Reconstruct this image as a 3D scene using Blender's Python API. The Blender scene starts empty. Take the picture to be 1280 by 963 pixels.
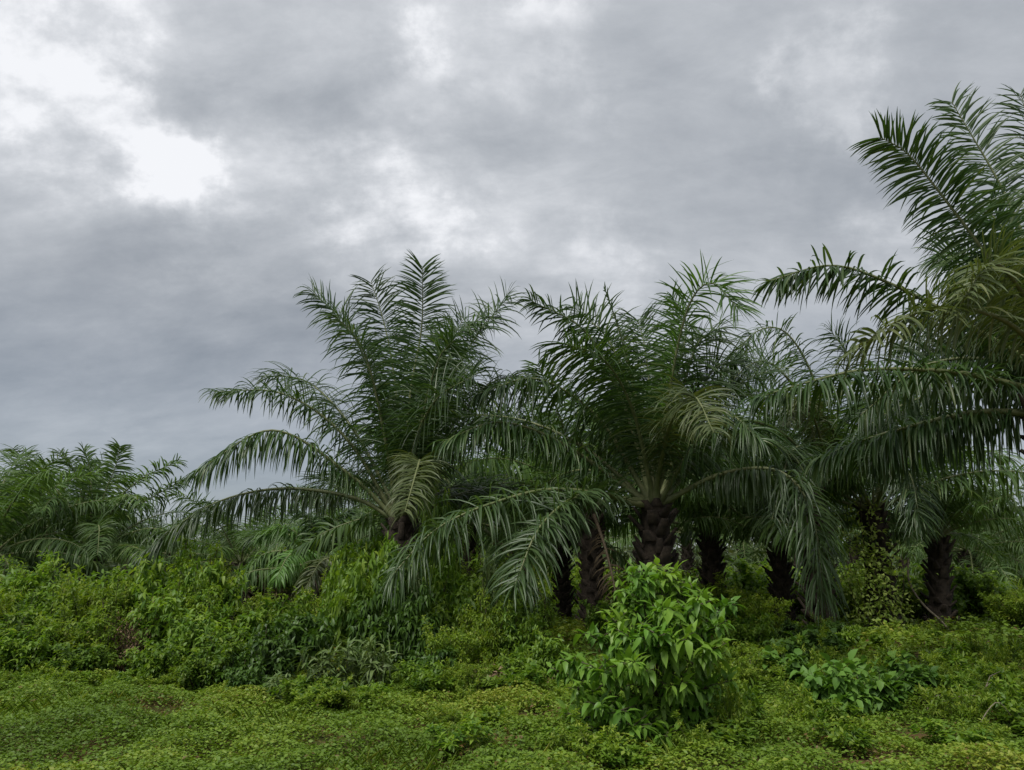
import bpy, math, random
import numpy as np
from mathutils import Vector

# ------------------------------------------------------------------ camera, sky, sun, exposure
sc = bpy.context.scene
COL = sc.collection
R = math.radians
FPX, CX, CY = 961.0, 640.0, 481.5          # focal length and centre in photograph pixels
HORIZON_V, CAM_H = 715.0, 1.6
PITCH = math.atan((HORIZON_V - CY) / FPX)

cd = bpy.data.cameras.new('camera')
cam = bpy.data.objects.new('camera', cd)
COL.objects.link(cam)
cam.location = (0, 0, CAM_H)
cam.rotation_euler = (math.pi / 2 + PITCH, 0, 0)
cd.sensor_width = 36.0
cd.lens = FPX / 1280.0 * 36.0
cd.clip_start = 0.05
cd.clip_end = 4000.0
sc.camera = cam

SUN_ELEV, SUN_AZ = R(58), R(-150)           # azimuth measured from +Y towards +X


def ray(u, v):
    x = (u - CX) / FPX
    y = -(v - CY) / FPX
    return np.array([x, math.cos(PITCH) - y * math.sin(PITCH), math.sin(PITCH) + y * math.cos(PITCH)])


def at(u, v, Y):
    d = ray(u, v)
    return np.array([0, 0, CAM_H]) + d * (Y / d[1])


def build_world():
    w = bpy.data.worlds.new('World')
    sc.world = w
    w.use_nodes = True
    nt = w.node_tree
    nt.nodes.clear()
    N, Lk = nt.nodes.new, nt.links.new
    out = N('ShaderNodeOutputWorld')
    sky = N('ShaderNodeTexSky')
    sky.sky_type = 'NISHITA'
    sky.sun_disc = False
    sky.sun_elevation = SUN_ELEV
    sky.sun_rotation = SUN_AZ
    bg1 = N('ShaderNodeBackground')
    bg1.inputs['Strength'].default_value = 0.05
    Lk(sky.outputs[0], bg1.inputs['Color'])
    tc = N('ShaderNodeTexCoord')
    nrm = N('ShaderNodeVectorMath'); nrm.operation = 'NORMALIZE'
    Lk(tc.outputs['Generated'], nrm.inputs[0])
    sep = N('ShaderNodeSeparateXYZ')
    Lk(nrm.outputs[0], sep.inputs[0])

    def m(op, a, b=None, c=None, clamp=False):
        n = N('ShaderNodeMath'); n.operation = op; n.use_clamp = clamp
        for i, x in enumerate((a, b, c)):
            if x is None:
                continue
            if isinstance(x, (int, float)):
                n.inputs[i].default_value = x
            else:
                Lk(x, n.inputs[i])
        return n.outputs[0]
    z = m('ADD', m('ABSOLUTE', sep.outputs[2]), 0.42)
    px = m('DIVIDE', sep.outputs[0], z)
    py = m('DIVIDE', sep.outputs[1], z)
    comb = N('ShaderNodeCombineXYZ')
    Lk(px, comb.inputs[0]); Lk(py, comb.inputs[1])

    def noise(scale, detail, rough, rot, stretch, off, dist=0.0):
        mp = N('ShaderNodeMapping')
        mp.inputs['Rotation'].default_value = (0, 0, R(rot))
        mp.inputs['Scale'].default_value = (stretch, 1, 1)
        mp.inputs['Location'].default_value = off
        Lk(comb.outputs[0], mp.inputs['Vector'])
        n = N('ShaderNodeTexNoise')
        n.inputs['Scale'].default_value = scale
        n.inputs['Detail'].default_value = detail
        n.inputs['Roughness'].default_value = rough
        n.inputs['Distortion'].default_value = dist
        Lk(mp.outputs[0], n.inputs['Vector'])
        return n.outputs['Fac']
    n1 = noise(1.3, 5, 0.5, 25, 0.75, (3.1, 1.7, 0), 0.4)
    n2 = noise(3.4, 8, 0.55, 35, 0.42, (7.3, 4.2, 1.0), 0.35)
    n3 = noise(11.0, 6, 0.60, 62, 0.40, (1.3, 9.2, 2.0), 0.5)
    n4 = noise(7.5, 8, 0.66, 30, 0.7, (4.3, 2.2, 5.0), 0.25)
    val = m('ADD', m('MULTIPLY', m('SUBTRACT', n1, 0.5), 0.36), 0.56)
    val = m('ADD', val, m('MULTIPLY', m('SUBTRACT', n2, 0.5), 0.66))
    val = m('SUBTRACT', val, m('MULTIPLY', m('MAXIMUM', m('SUBTRACT', 0.45, sep.outputs[2]), 0.0), 0.62))
    val = m('ADD', val, m('MULTIPLY', m('SUBTRACT', n3, 0.5), 0.30))
    val = m('ADD', val, m('MULTIPLY', m('SUBTRACT', n4, 0.5), 0.46))
    # direction warped a little so that the thin places in the cloud deck have ragged edges
    nw = N('ShaderNodeTexNoise')
    nw.inputs['Scale'].default_value = 8.5
    nw.inputs['Detail'].default_value = 6
    nw.inputs['Roughness'].default_value = 0.62
    Lk(nrm.outputs[0], nw.inputs['Vector'])
    off = N('ShaderNodeVectorMath'); off.operation = 'SUBTRACT'
    Lk(nw.outputs['Color'], off.inputs[0]); off.inputs[1].default_value = (.5, .5, .5)
    sca = N('ShaderNodeVectorMath'); sca.operation = 'SCALE'
    Lk(off.outputs[0], sca.inputs[0]); sca.inputs['Scale'].default_value = 0.33
    wv = N('ShaderNodeVectorMath'); wv.operation = 'ADD'
    Lk(nrm.outputs[0], wv.inputs[0]); Lk(sca.outputs[0], wv.inputs[1])
    wn = N('ShaderNodeVectorMath'); wn.operation = 'NORMALIZE'
    Lk(wv.outputs[0], wn.inputs[0])
    # thin (bright) and thick (dark) places of the cloud deck: pixel, radius in px, amount
    spots = [(80, 60, 44, .22), (132, 92, 38, .26), (105, 140, 40, .10), (185, 155, 44, .28), (225, 182, 34, .24), (40, 125, 50, .14), (215, 235, 55, .14),
             (280, 215, 120, .26), (90, 100, 150, .22), (40, 20, 120, .12), (390, 200, 110, .10), (540, 90, 38, .30), (570, 55, 90, .10),
             (470, 215, 42, .26), (500, 262, 52, .32), (472, 290, 36, .16), (560, 250, 130, .24), (1045, 122, 42, .46), (690, 35, 46, .34), (630, 200, 60, .10),
             (735, 355, 60, .44), (1165, 345, 55, .46), (330, 310, 90, -.14), (420, 70, 90, -.22), (250, 90, 60, -.12), (120, 350, 150, -.14),
             (850, 250, 220, -.10), (940, 80, 90, .07), (120, 520, 90, .06), (250, 400, 130, -.10), (1120, 240, 90, -.05), (640, 130, 70, -.08)]
    n5 = noise(5.0, 9, 0.58, 20, 0.7, (11.9, 5.6, 3.0), 0.15)
    brk = m('MULTIPLY', m('MAXIMUM', m('SUBTRACT', n5, 0.25), 0.0), 4.2)
    for (u, v, rad, amp) in spots:
        d = ray(u, v); d = d / np.linalg.norm(d)
        dt = N('ShaderNodeVectorMath'); dt.operation = 'DOT_PRODUCT'
        Lk(wn.outputs[0], dt.inputs[0]); dt.inputs[1].default_value = tuple(d)
        sig = rad / FPX
        q = m('DIVIDE', m('SUBTRACT', dt.outputs['Value'], 1.0), sig * sig)
        e = m('POWER', 2.71828, q)
        val = m('MULTIPLY_ADD', m('MULTIPLY', e, brk) if amp > 0 else e, amp * .52, val)
    ramp = N('ShaderNodeValToRGB')
    cr = ramp.color_ramp
    cr.interpolation = 'B_SPLINE'
    stops = [(0.0, (.235, .262, .300)), (.22, (.315, .342, .380)), (.42, (.410, .436, .472)), (.62, (.53, .555, .59)),
             (.82, (.72, .74, .775)), (1.0, (.98, .99, 1.02))]
    cr.elements[0].position, cr.elements[0].color = stops[0][0], (*stops[0][1], 1)
    cr.elements[1].position, cr.elements[1].color = stops[-1][0], (*stops[-1][1], 1)
    for p, c in stops[1:-1]:
        e = cr.elements.new(p); e.color = (*c, 1)
    Lk(val, ramp.inputs[0])
    bg2 = N('ShaderNodeBackground')
    Lk(ramp.outputs[0], bg2.inputs['Color'])
    bg2.inputs['Strength'].default_value = 0.41
    # a little clear sky shines through, more of it low down where the deck breaks into bands
    low = m('SUBTRACT', 0.34, sep.outputs[2])
    clear = m('MULTIPLY', m('MAXIMUM', low, 0.0), 0.55)
    cover = m('SUBTRACT', 0.95, clear, clamp=True)
    mix = N('ShaderNodeMixShader')
    Lk(cover, mix.inputs[0]); Lk(bg1.outputs[0], mix.inputs[1]); Lk(bg2.outputs[0], mix.inputs[2])
    Lk(mix.outputs[0], out.inputs['Surface'])


build_world()
sl = bpy.data.lights.new('sun', 'SUN')
sun = bpy.data.objects.new('sun', sl)
COL.objects.link(sun)
sl.energy = 1.5
sl.angle = R(22)
sl.color = (1.0, 0.97, 0.92)
sdir = Vector((math.cos(SUN_ELEV) * math.sin(SUN_AZ), math.cos(SUN_ELEV) * math.cos(SUN_AZ), math.sin(SUN_ELEV)))
sun.rotation_euler = sdir.to_track_quat('Z', 'Y').to_euler()
sun.location = (0, 0, 30)
vs = sc.view_settings
vs.view_transform = 'Standard'
vs.look = 'None'
vs.exposure = 1.3
vs.gamma = 1.0
vs.use_curve_mapping = False
sc.cycles.use_denoising = True
sc.cycles.max_bounces = 7
sc.cycles.diffuse_bounces = 4
sc.cycles.glossy_bounces = 2
sc.cycles.transmission_bounces = 4
sc.cycles.transparent_max_bounces = 4


# ------------------------------------------------------------------ helpers
def rngs(seed):
    return np.random.default_rng(seed)


def unit(a):
    return a / np.maximum(np.linalg.norm(a, axis=-1, keepdims=True), 1e-9)


def tag(o, label=None, cat=None, group=None, kind=None):
    if label: o['label'] = label
    if cat: o['category'] = cat
    if group: o['group'] = group
    if kind: o['kind'] = kind
    return o


def empty(name, loc, rz=0.0, s=1.0):
    o = bpy.data.objects.new(name, None)
    o.empty_display_size = 0.2
    COL.objects.link(o)
    o.location = loc
    o.rotation_euler = (0, 0, rz)
    o.scale = (s, s, s)
    return o


def make_mesh(name, parts, mats, rnd=True):
    """parts: list of (verts Nx3, faces MxK, material slot, rnd values per vert)"""
    V, LI, LS, MI, RN = [], [], [], [], []
    vo = lo = 0
    for verts, faces, slot, rv in parts:
        verts = np.asarray(verts, dtype=np.float32).reshape(-1, 3)
        faces = np.asarray(faces, dtype=np.int32)
        if len(verts) == 0 or len(faces) == 0:
            continue
        n, k = faces.shape
        V.append(verts); LI.append((faces + vo).ravel())
        LS.append(np.arange(n, dtype=np.int32) * k + lo)
        MI.append(np.full(n, slot, dtype=np.int32))
        RN.append(np.broadcast_to(np.asarray(rv, dtype=np.float32), (len(verts),)))
        vo += len(verts); lo += n * k
    V = np.concatenate(V); LI = np.concatenate(LI); LS = np.concatenate(LS); MI = np.concatenate(MI); RN = np.concatenate(RN)
    me = bpy.data.meshes.new(name)
    me.vertices.add(len(V)); me.vertices.foreach_set('co', V.ravel())
    me.loops.add(len(LI)); me.loops.foreach_set('vertex_index', LI)
    me.polygons.add(len(LS)); me.polygons.foreach_set('loop_start', LS)
    me.polygons.foreach_set('material_index', MI)
    at_ = me.attributes.new('tone', 'FLOAT', 'POINT')
    at_.data.foreach_set('value', np.ascontiguousarray(RN))
    for mt in mats:
        me.materials.append(mt)
    me.update(calc_edges=True)
    return me


def obj(name, me, parent=None, loc=(0, 0, 0), rot=(0, 0, 0), s=1.0):
    o = bpy.data.objects.new(name, me)
    COL.objects.link(o)
    o.parent = parent
    o.location = loc
    o.rotation_euler = rot
    o.scale = (s, s, s) if isinstance(s, (int, float)) else s
    return o


def copy_tree(o, parent=None):
    c = o.copy()
    COL.objects.link(c)
    c.parent = parent
    for ch in list(o.children):
        copy_tree(ch, c)
    return c


def tube(pts, rad, sides=5):
    """tube along pts (Nx3) with radii (N)"""
    pts = np.asarray(pts, float); n = len(pts)
    rad = np.broadcast_to(np.asarray(rad, float), (n,))
    T = unit(np.gradient(pts, axis=0))
    ref = np.array([0.31, 0.12, 0.95]) if abs(T[0][2]) < 0.9 else np.array([0.95, 0.2, 0.1])
    A = unit(np.cross(T, ref)); B = np.cross(T, A)
    ang = np.linspace(0, 2 * math.pi, sides, endpoint=False)
    ring = pts[:, None] + rad[:, None, None] * (np.cos(ang)[None, :, None] * A[:, None] + np.sin(ang)[None, :, None] * B[:, None])
    idx = np.arange(n * sides).reshape(n, sides)
    a = idx[:-1]; b = idx[1:]
    f = np.stack([a, np.roll(a, -1, 1), np.roll(b, -1, 1), b], -1).reshape(-1, 4)
    return ring.reshape(-1, 3), f


def spline(ctrl, n):
    """Catmull-Rom through the control points, resampled evenly"""
    P = np.asarray(ctrl, float)
    P = np.vstack([2 * P[0] - P[1], P, 2 * P[-1] - P[-2]])
    out = []
    for i in range(1, len(P) - 2):
        t = np.linspace(0, 1, 24, endpoint=False)[:, None]
        p0, p1, p2, p3 = P[i - 1], P[i], P[i + 1], P[i + 2]
        out.append(.5 * (2 * p1 + (p2 - p0) * t + (2 * p0 - 5 * p1 + 4 * p2 - p3) * t * t + (3 * p1 - p0 - 3 * p2 + p3) * t ** 3))
    out.append(P[-2][None])
    C = np.vstack(out)
    s = np.concatenate([[0], np.cumsum(np.linalg.norm(np.diff(C, axis=0), axis=1))])
    q = np.linspace(0, s[-1], n)
    return np.stack([np.interp(q, s, C[:, k]) for k in range(3)], -1), s[-1]


def lumps(x, y, seed, scale):
    """cheap smooth noise, about -1..1"""
    r = rngs(seed)
    v = 0
    for i in range(7):
        a = r.uniform(0, 2 * math.pi); f = scale * r.uniform(.6, 2.4); p = r.uniform(0, 6.28)
        v = v + np.sin((x * math.cos(a) + y * math.sin(a)) * f + p + 1.3 * np.sin((x * math.sin(a) - y * math.cos(a)) * f * .7 + p * 2))
    return v / 3.2


def gz(x, y):
    """height of the ground"""
    x = np.asarray(x, float); y = np.asarray(y, float)
    near = np.clip((y - 3) / 6, 0, 1)
    return 0.07 * lumps(x, y, 5, 0.45) * near + 0.025 * lumps(x, y, 6, 1.7) * near


def ground_at(u, Y):
    d = ray(u, HORIZON_V)
    x = d[0] * Y / d[1]
    return np.array([x, Y, float(gz(x, Y))])


# ------------------------------------------------------------------ materials
def leaf_mat(name, cols, rough=0.45, trans=0.25, spec=0.5, tcol=None, objvar=0.25):
    """cols: colours along the tone attribute (0..1)"""
    mt = bpy.data.materials.new(name)
    mt.use_nodes = True
    nt = mt.node_tree; nt.nodes.clear()
    N, Lk = nt.nodes.new, nt.links.new
    out = N('ShaderNodeOutputMaterial')
    a = N('ShaderNodeAttribute'); a.attribute_name = 'tone'
    rp = N('ShaderNodeValToRGB'); cr = rp.color_ramp
    cr.elements[0].color = (*cols[0], 1); cr.elements[1].color = (*cols[-1], 1)
    for i, c in enumerate(cols[1:-1]):
        e = cr.elements.new((i + 1) / (len(cols) - 1)); e.color = (*c, 1)
    Lk(a.outputs['Fac'], rp.inputs[0])
    oi = N('ShaderNodeObjectInfo')
    hs = N('ShaderNodeHueSaturation')
    mv = N('ShaderNodeMapRange')
    mv.inputs['To Min'].default_value = 1 - objvar; mv.inputs['To Max'].default_value = 1 + objvar
    Lk(oi.outputs['Random'], mv.inputs['Value'])
    Lk(mv.outputs[0], hs.inputs['Value']); Lk(rp.outputs[0], hs.inputs['Color'])
    p = N('ShaderNodeBsdfPrincipled')
    p.inputs['Roughness'].default_value = rough
    p.inputs['Specular IOR Level'].default_value = spec
    Lk(hs.outputs[0], p.inputs['Base Color'])
    t = N('ShaderNodeBsdfTranslucent')
    tm = N('ShaderNodeMixRGB'); tm.blend_type = 'MULTIPLY'; tm.inputs[0].default_value = 1
    tm.inputs[2].default_value = (*(tcol or (1.5, 1.55, .6)), 1)
    Lk(hs.outputs[0], tm.inputs[1]); Lk(tm.outputs[0], t.inputs['Color'])
    mx = N('ShaderNodeMixShader'); mx.inputs[0].default_value = trans
    Lk(p.outputs[0], mx.inputs[1]); Lk(t.outputs[0], mx.inputs[2]); Lk(mx.outputs[0], out.inputs['Surface'])
    return mt


def rough_mat(name, c1, c2, scale, rough=0.85, bump=0.4, c3=None, obj_coord=True):
    mt = bpy.data.materials.new(name)
    mt.use_nodes = True
    nt = mt.node_tree
    N, Lk = nt.nodes.new, nt.links.new
    p = nt.nodes['Principled BSDF']
    p.inputs['Roughness'].default_value = rough
    p.inputs['Specular IOR Level'].default_value = 0.25
    tc = N('ShaderNodeTexCoord')
    nz = N('ShaderNodeTexNoise')
    nz.inputs['Scale'].default_value = scale; nz.inputs['Detail'].default_value = 8; nz.inputs['Roughness'].default_value = .65
    Lk(tc.outputs['Object'], nz.inputs['Vector'])
    rp = N('ShaderNodeValToRGB')
    rp.color_ramp.elements[0].color = (*c1, 1); rp.color_ramp.elements[0].position = .32
    rp.color_ramp.elements[1].color = (*c2, 1); rp.color_ramp.elements[1].position = .68
    if c3:
        e = rp.color_ramp.elements.new(.5); e.color = (*c3, 1)
    Lk(nz.outputs['Fac'], rp.inputs[0]); Lk(rp.outputs[0], p.inputs['Base Color'])
    b = N('ShaderNodeBump'); b.inputs['Strength'].default_value = bump; b.inputs['Distance'].default_value = .03
    n2 = N('ShaderNodeTexNoise'); n2.inputs['Scale'].default_value = scale * 4; n2.inputs['Detail'].default_value = 5
    Lk(tc.outputs['Object'], n2.inputs['Vector']); Lk(n2.outputs['Fac'], b.inputs['Height']); Lk(b.outputs[0], p.inputs['Normal'])
    return mt


M = {}
M['palm'] = leaf_mat('palm_leaf', [(.020, .050, .014), (.036, .076, .020), (.060, .106, .030), (.11, .145, .050)], .40, .30, .45)
M['palm_young'] = leaf_mat('palm_leaf_young', [(.06, .13, .030), (.085, .17, .036), (.11, .20, .045)], .45, .32, .4)
M['palm_old'] = leaf_mat('palm_leaf_old', [(.050, .076, .026), (.080, .105, .034), (.12, .135, .046)], .46, .26, .4)
M['palm_mid'] = leaf_mat('palm_leaf_mid', [(.036, .070, .024), (.056, .098, .032), (.080, .125, .042)], .42, .30, .48)
M['palm_row'] = leaf_mat('palm_leaf_row', [(.040, .085, .022), (.064, .120, .030), (.092, .155, .040), (.14, .185, .055)], .5, .30, .32)  # palm leaf lightened for the farther palms, haze put into the colour
M['palm_dead'] = leaf_mat('palm_leaf_dead', [(.060, .042, .024), (.10, .074, .040), (.15, .112, .062)], .7, .15, .2, (1.2, 1, .7))
M['rachis'] = rough_mat('palm_rachis', (.085, .11, .04), (.17, .18, .085), 6, .5, .1)
M['rachis_dry'] = rough_mat('palm_rachis_dry', (.07, .052, .034), (.13, .10, .064), 6, .7, .2)
M['boot'] = rough_mat('palm_leaf_base', (.018, .015, .012), (.062, .048, .034), 9, .9, .5, (.034, .026, .019))
M['trunk'] = rough_mat('palm_trunk', (.018, .014, .011), (.060, .046, .034), 7, .9, .6)
M['stem'] = rough_mat('shrub_stem', (.045, .038, .024), (.11, .095, .06), 12, .85, .3)
M['stick'] = rough_mat('dry_wood', (.12, .10, .07), (.24, .20, .15), 14, .8, .3)
M['fine'] = leaf_mat('weed_leaf', [(.085, .150, .018), (.135, .215, .024), (.195, .270, .032), (.26, .30, .050)], .52, .42, .28, objvar=.16)
M['mid'] = leaf_mat('bush_leaf', [(.062, .130, .018), (.105, .190, .022), (.155, .245, .028), (.21, .285, .040)], .48, .40, .32, objvar=.18)
M['dark'] = leaf_mat('dark_bush_leaf', [(.038, .085, .014), (.060, .120, .018), (.085, .155, .024)], .45, .28, .32)
M['hero'] = leaf_mat('shrub_leaf', [(.045, .115, .018), (.085, .195, .024), (.13, .26, .032), (.20, .33, .045)], .45, .34, .34, objvar=.22)
M['lance'] = leaf_mat('lance_leaf', [(.085, .140, .040), (.13, .19, .06), (.19, .25, .09)], .5, .24, .3)
M['broad'] = leaf_mat('broad_leaf', [(.065, .145, .025), (.10, .20, .034), (.14, .25, .04)], .52, .3, .25)
M['vine'] = leaf_mat('vine_leaf', [(.15, .23, .045), (.24, .32, .07), (.34, .40, .12)], .5, .40, .25)
M['cover'] = leaf_mat('ground_cover_leaf', [(.15, .085, .035), (.080, .138, .016), (.120, .203, .021), (.172, .250, .027), (.28, .295, .050)], .5, .28, .28, objvar=0)
M['dry'] = leaf_mat('dry_leaf', [(.07, .045, .028), (.15, .10, .06), (.24, .17, .11)], .8, .1, .2, (1.2, 1, .8))
M['far'] = leaf_mat('far_foliage', [(.045, .075, .028), (.075, .11, .038), (.11, .145, .05)], .55, .2, .3)


def ground_mat():
    mt = bpy.data.materials.new('ground_soil')
    mt.use_nodes = True
    nt = mt.node_tree
    N, Lk = nt.nodes.new, nt.links.new
    p = nt.nodes['Principled BSDF']
    p.inputs['Roughness'].default_value = .95
    p.inputs['Specular IOR Level'].default_value = .1
    tc = N('ShaderNodeTexCoord')
    a = N('ShaderNodeTexNoise'); a.inputs['Scale'].default_value = .55; a.inputs['Detail'].default_value = 9; a.inputs['Roughness'].default_value = .65
    b = N('ShaderNodeTexNoise'); b.inputs['Scale'].default_value = 14; b.inputs['Detail'].default_value = 8; b.inputs['Roughness'].default_value = .7
    Lk(tc.outputs['Object'], a.inputs['Vector']); Lk(tc.outputs['Object'], b.inputs['Vector'])
    r1 = N('ShaderNodeValToRGB')
    r1.color_ramp.elements[0].position = .35; r1.color_ramp.elements[0].color = (.055, .075, .018, 1)
    r1.color_ramp.elements[1].position = .70; r1.color_ramp.elements[1].color = (.17, .090, .050, 1)
    Lk(a.outputs['Fac'], r1.inputs[0])
    r2 = N('ShaderNodeValToRGB')
    r2.color_ramp.elements[0].position = .3; r2.color_ramp.elements[0].color = (.45, .45, .45, 1)
    r2.color_ramp.elements[1].position = .7; r2.color_ramp.elements[1].color = (1.25, 1.2, 1.1, 1)
    Lk(b.outputs['Fac'], r2.inputs[0])
    mx = N('ShaderNodeMixRGB'); mx.blend_type = 'MULTIPLY'; mx.inputs[0].default_value = 1
    Lk(r1.outputs[0], mx.inputs[1]); Lk(r2.outputs[0], mx.inputs[2]); Lk(mx.outputs[0], p.inputs['Base Color'])
    bp = N('ShaderNodeBump'); bp.inputs['Strength'].default_value = .6; bp.inputs['Distance'].default_value = .05
    Lk(b.outputs['Fac'], bp.inputs['Height']); Lk(bp.outputs[0], p.inputs['Normal'])
    return mt


M['ground'] = ground_mat()


# ------------------------------------------------------------------ ground sheet
def build_ground():
    ys = np.concatenate([np.linspace(-30, 2, 9), np.linspace(3, 45, 106), np.geomspace(47, 1500, 26)])
    xs = np.concatenate([-np.geomspace(1500, 31, 22), np.linspace(-30, 30, 121), np.geomspace(31, 1500, 22)])
    X, Y = np.meshgrid(xs, ys)
    Z = gz(X, Y) * np.clip(1.4 - np.hypot(X, Y) / 120, 0, 1)
    V = np.stack([X, Y, Z], -1).reshape(-1, 3)
    idx = np.arange(len(V)).reshape(X.shape)
    F = np.stack([idx[:-1, :-1], idx[:-1, 1:], idx[1:, 1:], idx[1:, :-1]], -1).reshape(-1, 4)
    o = obj('ground', make_mesh('ground', [(V, F, 0, .5)], [M['ground']]))
    tag(o, 'plantation floor of brown soil and low green growth', 'ground', kind='structure')


build_ground()


# ------------------------------------------------------------------ palms
def frond_parts(ctrl, rng, n_leaf=150, Lmax=0.95, width=0.036, droop=0.55, outward=None, roll=0.0, fold=True, segs=5,
                petiole=0.13, plumose=32, tip_cut=1.0, lift=8, rad=0.042, ragged=.03, hang=None):
    """returns (rachis part, leaflets part) in the coordinates of ctrl"""
    n = 30
    P, L = spline(ctrl, n)
    T = unit(np.gradient(P, axis=0))
    if outward is None:
        outward = P[-1] - P[0]
    o = np.array([outward[0], outward[1], 0.0]); o = o / max(np.linalg.norm(o), 1e-6)
    N0 = np.array([0, 0, 1.0]) - 0.6 * o
    N = np.zeros_like(P)
    v = N0
    for i in range(n):
        v = v - T[i] * np.dot(v, T[i]); v = v / max(np.linalg.norm(v), 1e-6); N[i] = v
    ss = np.linspace(0, 1, n)
    rl = R(roll) * np.clip(ss * 1.6, 0, 1)
    S = np.cross(T, N)
    N = N * np.cos(rl)[:, None] + S * np.sin(rl)[:, None]
    S = np.cross(T, N)
    rr = rad * (1.25 - 1.2 * ss) ** 1.0 * np.where(ss < .06, 1.5, 1.0) + .004
    rv, rf = tube(P, rr, 6)
    rach = (rv, rf, 0, .5)
    # leaflets
    t = np.linspace(petiole, 1, n_leaf)
    t = np.concatenate([t, t + .4 / n_leaf]); side = np.concatenate([-np.ones(n_leaf), np.ones(n_leaf)])
    t = t + rng.normal(0, .25 / n_leaf, len(t)); t = np.clip(t, petiole, 1)
    keep = (rng.random(len(t)) > ragged) & (t <= tip_cut)
    t, side = t[keep], side[keep]
    m = len(t)

    def interp(A):
        return np.stack([np.interp(t, ss, A[:, k]) for k in range(3)], -1)
    p0, Tt, Nt, St = interp(P), unit(interp(T)), unit(interp(N)), unit(interp(S))
    u = (t - petiole) / (1 - petiole)
    prof = np.interp(u, [0, .06, .18, .40, .65, .85, 1], [.12, .40, .78, 1, 1.0, .90, .60])
    ln = Lmax * prof * rng.uniform(.86, 1.1, m)
    al = np.radians(np.interp(u, [0, .3, .7, 1], [88, 82, 74, 46]) + rng.normal(0, 8, m))
    el = np.radians(lift + rng.choice([-1.0, 0.15, 1.0], m) * plumose + rng.normal(0, 8, m))
    d = np.cos(al)[:, None] * Tt + np.sin(al)[:, None] * (np.cos(el)[:, None] * (side[:, None] * St) + np.sin(el)[:, None] * Nt)
    if hang is None:
        hang = float(np.clip((droop - .9) * .55, 0, .55))
    hg = hang * rng.uniform(.5, 1.3, m)
    hg = hg * np.clip(1.15 - .9 * np.abs(Tt[:, 2]), .2, 1)
    d = unit(d * (1 - hg)[:, None] + np.array([0, 0, -1.0]) * hg[:, None])
    tw = rng.normal(0, .35, m)
    dr = (.22 + 1.05 * droop) * rng.uniform(.6, 1.45, m)
    wprof = np.array([.45, .95, 1.0, .85, .55, .05]) if segs == 5 else np.array([.6, 1.0, .85, .05])
    wd = width * rng.uniform(.8, 1.15, m) * np.clip(prof * 1.4, .45, 1)
    rows = []
    p = p0.copy()
    tone = np.clip(rng.normal(.42, .17, m) + np.where(rng.random(m) < .06, .3, 0), 0, 1)
    toneV = []
    kink = np.where(rng.random(m) < .11, rng.uniform(.6, 1.6, m), 0)     # some leaflets snap and hang
    kseg = rng.integers(1, segs, m)
    for k in range(segs + 1):
        W = Tt - d * np.sum(Tt * d, 1, keepdims=True); W = unit(W)
        B = np.cross(d, W)
        Wr = W * np.cos(tw)[:, None] + B * np.sin(tw)[:, None]
        Br = np.cross(d, Wr)
        hw = (wd * wprof[k] * .5)[:, None]
        if fold:
            rows.append(np.stack([p - Wr * hw, p + Br * hw * .55, p + Wr * hw], 1))
        else:
            rows.append(np.stack([p - Wr * hw, p + Wr * hw], 1))
        p = p + d * (ln / segs)[:, None]
        g = dr / segs * (0.6 + 1.1 * k / segs) + np.where(kseg == k, kink * droop, 0)
        d = d + np.array([0, 0, -1.0]) * g[:, None]
        d = unit(d)
    A = np.stack(rows, 1)                                   # m, segs+1, c, 3
    c = A.shape[2]
    idx = np.arange(m * (segs + 1) * c).reshape(m, segs + 1, c)
    F = np.stack([idx[:, :-1, :-1], idx[:, :-1, 1:], idx[:, 1:, 1:], idx[:, 1:, :-1]], -1).reshape(-1, 4)
    tv = np.repeat(tone, (segs + 1) * c)
    return rach, (A.reshape(-1, 3), F, 0, tv)


def add_frond(parent, rach, leaf, mat='palm', rmat='rachis', name='frond', label=None):
    r = obj(name, make_mesh('frond_rachis', [rach], [M[rmat]]), parent)
    l = obj('leaflets', make_mesh('frond_leaflets', [leaf], [M[mat]]), r)
    l['kind'] = 'stuff'
    if label: r['label'] = label
    return r


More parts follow.
